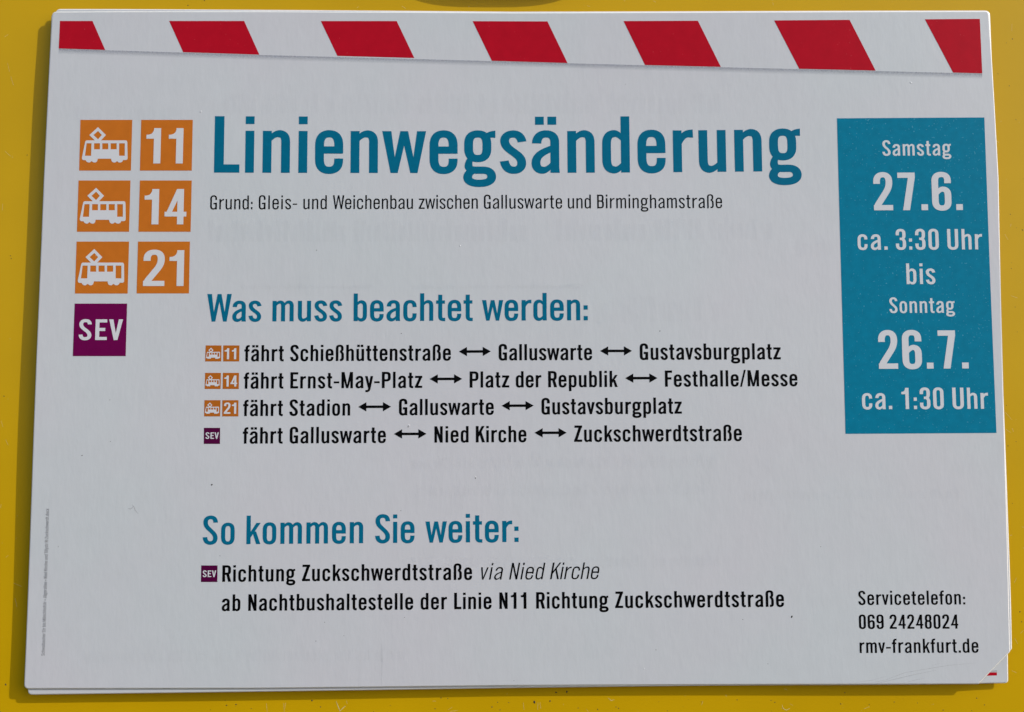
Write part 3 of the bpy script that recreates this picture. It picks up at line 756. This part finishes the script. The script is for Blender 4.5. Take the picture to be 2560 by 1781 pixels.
# diamond and body are united after the diamond's own hole is taken out
dv, df = union([addp[0]], [cutp[0]])
TRAM = union([[dv[i] for i in t] for t in df]+[addp[1]], cutp[1:])
def bil(q, u, v):
    a, b, c, d = q
    return tuple((a[k]*(1-u)+b[k]*u)*(1-v)+(d[k]*(1-u)+c[k]*u)*v for k in (0, 1))
def tram_badge(q, label):
    o = quad('tram_badge', q, 'small_orange' if label.startswith('small') else 'orange', front, LIFT1, label and 6); o['label'] = label
    surface('tram_pictogram', [bil(q, u, v) for u, v in TRAM[0]], TRAM[1], 'white', o, LIFT2)
words = ['first', 'second', 'third']
for i in range(3):
    tram_badge(T['tram'][i], 'large orange square with a white tram, %s from the top' % words[i])
    o = quad('number_badge', T['num'][i], 'orange', front, LIFT1); o['label'] = 'large orange square with the number %s' % ('11', '14', '21')[i]
    write('number', T[('n11', 'n14', 'n21')[i]], 'badge', 'white', o, LIFT2)
for i in range(3):
    tram_badge(T['tram'][i+3], 'small orange tram square starting the %s route line' % words[i])
    o = quad('number_badge', T['num'][i+3], 'small_orange', front, LIFT1); o['label'] = 'small orange square with the number %s' % ('11', '14', '21')[i]
    write('number', T[('m11', 'm14', 'm21')[i]], 'badge', 'white', o, LIFT2)
for i, lb in enumerate(('large purple square with three white letters', 'small purple square starting the fourth route line', 'small purple square starting the replacement bus line')):
    o = quad('letter_badge', T['sev'][i], 'purple' if i == 0 else 'dark_purple', front, LIFT1); o['label'] = lb
    write('letters', T['sevt%d' % (i+1)], 'sevs', 'white', o, LIFT2)
dp = quad('date_field', T['date_panel'], 'teal_field', front, LIFT1); dp['label'] = 'tall teal field with the dates in white'
for k, st in (('sat', 'semi'), ('d27', 'bold'), ('t330', 'semi'), ('bis', 'semi'), ('sun', 'semi'), ('d26', 'bold'), ('t130', 'semi')):
    write('date_text', T[k], st, 'white', dp, LIFT2)

# red print of the sheet behind, seen past the cut corner
quad('red_stripe', T['under_red'], 'red', middle, LIFT1, hf=hB)
quad('printed_grey_line', T['under_grey'], 'crease', middle, LIFT1, hf=hB)

# ---------------------------------------------------------------- small wear
def blob(cx, cz, r, k=7):
    a0 = random.random()*6; e = random.uniform(.55, .9); th = random.random()*3
    p = []
    for i in range(k):
        a = a0+i*2*math.pi/k; q = r*random.uniform(.7, 1.15); x, z = q*math.cos(a), q*e*math.sin(a)
        p.append((cx+x*math.cos(th)-z*math.sin(th), cz+x*math.sin(th)+z*math.cos(th)))
    return p
def lumps(name, items, material, parent, lift, hf):
    """low grains: a base ring and a raised centre each"""
    V, F = [], []
    for x, z, r in items:
        o = len(V); p = blob(x, z, r)
        for q in p: V.append((q[0]*S, -(hf(*q)+lift)*S, q[1]*S))
        V.append((x*S, -(hf(x, z)+lift+r*.35)*S, z*S))
        for i in range(len(p)): F.append((o+i, o+(i+1) % len(p), o+len(p)))
    me = bpy.data.meshes.new(name); me.from_pydata(V, [], F)
    return link(name, me, material, parent)
def ribbon(name, lines, width, material, parent, lift, hf):
    V, F = [], []
    for L in lines:
        o = len(V)
        for i, p in enumerate(L):
            a = L[max(0, i-1)]; b = L[min(len(L)-1, i+1)]; d = Vector((b[0]-a[0], b[1]-a[1])).normalized()
            k = width*(.35 if i in (0, len(L)-1) else 1)*random.uniform(.8, 1.2)
            for sg in (-1, 1):
                q = (p[0]-d.y*k*sg/2, p[1]+d.x*k*sg/2); V.append((q[0]*S, -(hf(*q)+lift)*S, q[1]*S))
        for i in range(len(L)-1): F.append((o+2*i, o+2*i+1, o+2*i+3, o+2*i+2))
    me = bpy.data.meshes.new(name); me.from_pydata(V, [], F)
    return link(name, me, material, parent)
def stuff(o): o['kind'] = 'stuff'; return o
stuff(lumps('dirt_flecks', T['flecks'], 'fleck', front, .02, hA))
stuff(ribbon('rub_marks', T['rub'], .16, 'crease', front, .02, hA))
stuff(ribbon('scuff', T['squiggle'], .38, 'crease', front, .03, hA))

# small pimples pressed up through the laminate
stuff(lumps('pimples', T['pimples'], 'paper', front, .0, hA))
# print of the sheets behind glimmering through: unreadable, a few percent darker than the paper
def ghost():
    rg = random.Random(11); pts, fs, fd = [], [], []
    for (x0, z0), (x1, z1), hgt, amt in T['ghost']:
        x = x0
        while x < x1:
            w = rg.uniform(.8, 1.5)*hgt*.20; gap = rg.choice([.12, .12, .16, .16, .2, .5])*hgt
            top = rg.choice([1, .76, .76, 1]); z = z0+(z1-z0)*(x-x0)/(x1-x0)
            xs = [x-.5, x+.2, x+w-.2, x+w+.5]; zs = [z-.5, z+.25, z+hgt*top-.3, z+hgt*top+.5]
            o = len(pts); k = amt*rg.uniform(.6, 1)
            for j in range(4):
                for i in range(4): pts.append((xs[i], zs[j])); fd.append(k if 0 < i < 3 and 0 < j < 3 else 0.0)
            for j in range(3):
                for i in range(3): a = o+j*4+i; fs.append((a, a+1, a+5, a+4))
            x += w+gap
    return stuff(surface('show_through', pts, fs, 'ghost', front, .02, fade=fd))
ghost()

# ---------------------------------------------------------------- yellow panel behind
hP = lambda x, z: -PGAP
panel = empty('panel', 'glossy yellow painted panel behind the stack of notices', 'panel')
me = bpy.data.meshes.new('painted_face')
nx, nz = 30, 24; V = []; F = []
for j in range(nz+1):
    for i in range(nx+1): V.append(((-380+760*i/nx)*S, PGAP*S, (-290+580*j/nz)*S))
for j in range(nz):
    for i in range(nx): a = j*(nx+1)+i; F.append((a, a+1, a+nx+2, a+nx+1))
o = len(V)
B = [(-380, -290), (380, -290), (380, 290), (-380, 290)]
for x, z in B: V.append((x*S, (PGAP+2)*S, z*S))
cr = [0, nx, nz*(nx+1)+nx, nz*(nx+1)]
F.append((o+3, o+2, o+1, o))
edges = [[j for j in range(nx+1)], [nx+j*(nx+1) for j in range(nz+1)], [nz*(nx+1)+nx-j for j in range(nx+1)], [nz*(nx+1)-j*(nx+1) for j in range(nz+1)]]
for k, e in enumerate(edges): F.append(tuple(reversed(e))+(o+k, o+(k+1) % 4))
me.from_pydata(V, [], F); me.validate()
face = link('painted_face', me, 'yellow', panel)
stuff(ribbon('scratches', T['panel_marks'], .20, 'scratch', panel, .05, hP))
stuff(lumps('dirt_flecks', T['panel_dots'], 'fleck', panel, .01, hP))

# ---------------------------------------------------------------- unseen plate above the frame, guessed and added to cast the top shadow
def plate():
    (xa, za), (xb, zb) = T['blob']
    root = empty('shadow_caster_plate', 'unseen rounded plate added above the notices to shade the top of the yellow panel', 'plate')
    hgt = 5.0; dx, dz = hgt*SUN.x/-SUN.y, hgt*SUN.z/-SUN.y
    cx = (xa+xb)/2+dx; zc = za-2.0+dz; rx = 45; rz = 26
    n = 48; V = []; F = []
    for lv in (0, 1, 2):
        ins = 0 if lv < 2 else .6
        for i in range(n):
            a = 2*math.pi*i/n; c, s = math.cos(a), math.sin(a)
            e = 2/3.2
            V.append(((cx+(rx-ins)*abs(c)**e*math.copysign(1, c))*S, (PGAP-(hgt-2, hgt-.6, hgt)[lv])*S, (zc+rz+(rz-ins)*abs(s)**e*math.copysign(1, s))*S))
    for lv in (0, 1):
        for i in range(n): j = (i+1) % n; F.append((lv*n+i, lv*n+j, (lv+1)*n+j, (lv+1)*n+i))
    F.append(tuple(range(2*n, 3*n))); F.append(tuple(reversed(range(n))))
    me = bpy.data.meshes.new('plate_body'); me.from_pydata(V, [], F); link('plate_body', me, 'plate', root)
    for sx in (-1, 1):
        V = []; F = []
        for lv, (d, r) in enumerate(((0, 3), (hgt-2, 3))):
            for i in range(16): a = 2*math.pi*i/16; V.append(((cx+sx*20+r*math.cos(a))*S, (PGAP-d)*S, (zc+rz+r*math.sin(a))*S))
        for i in range(16): j = (i+1) % 16; F.append((i, j, 16+j, 16+i))
        me = bpy.data.meshes.new('caster_spacer'); me.from_pydata(V, [], F); link('caster_spacer', me, 'plate', root)
plate()
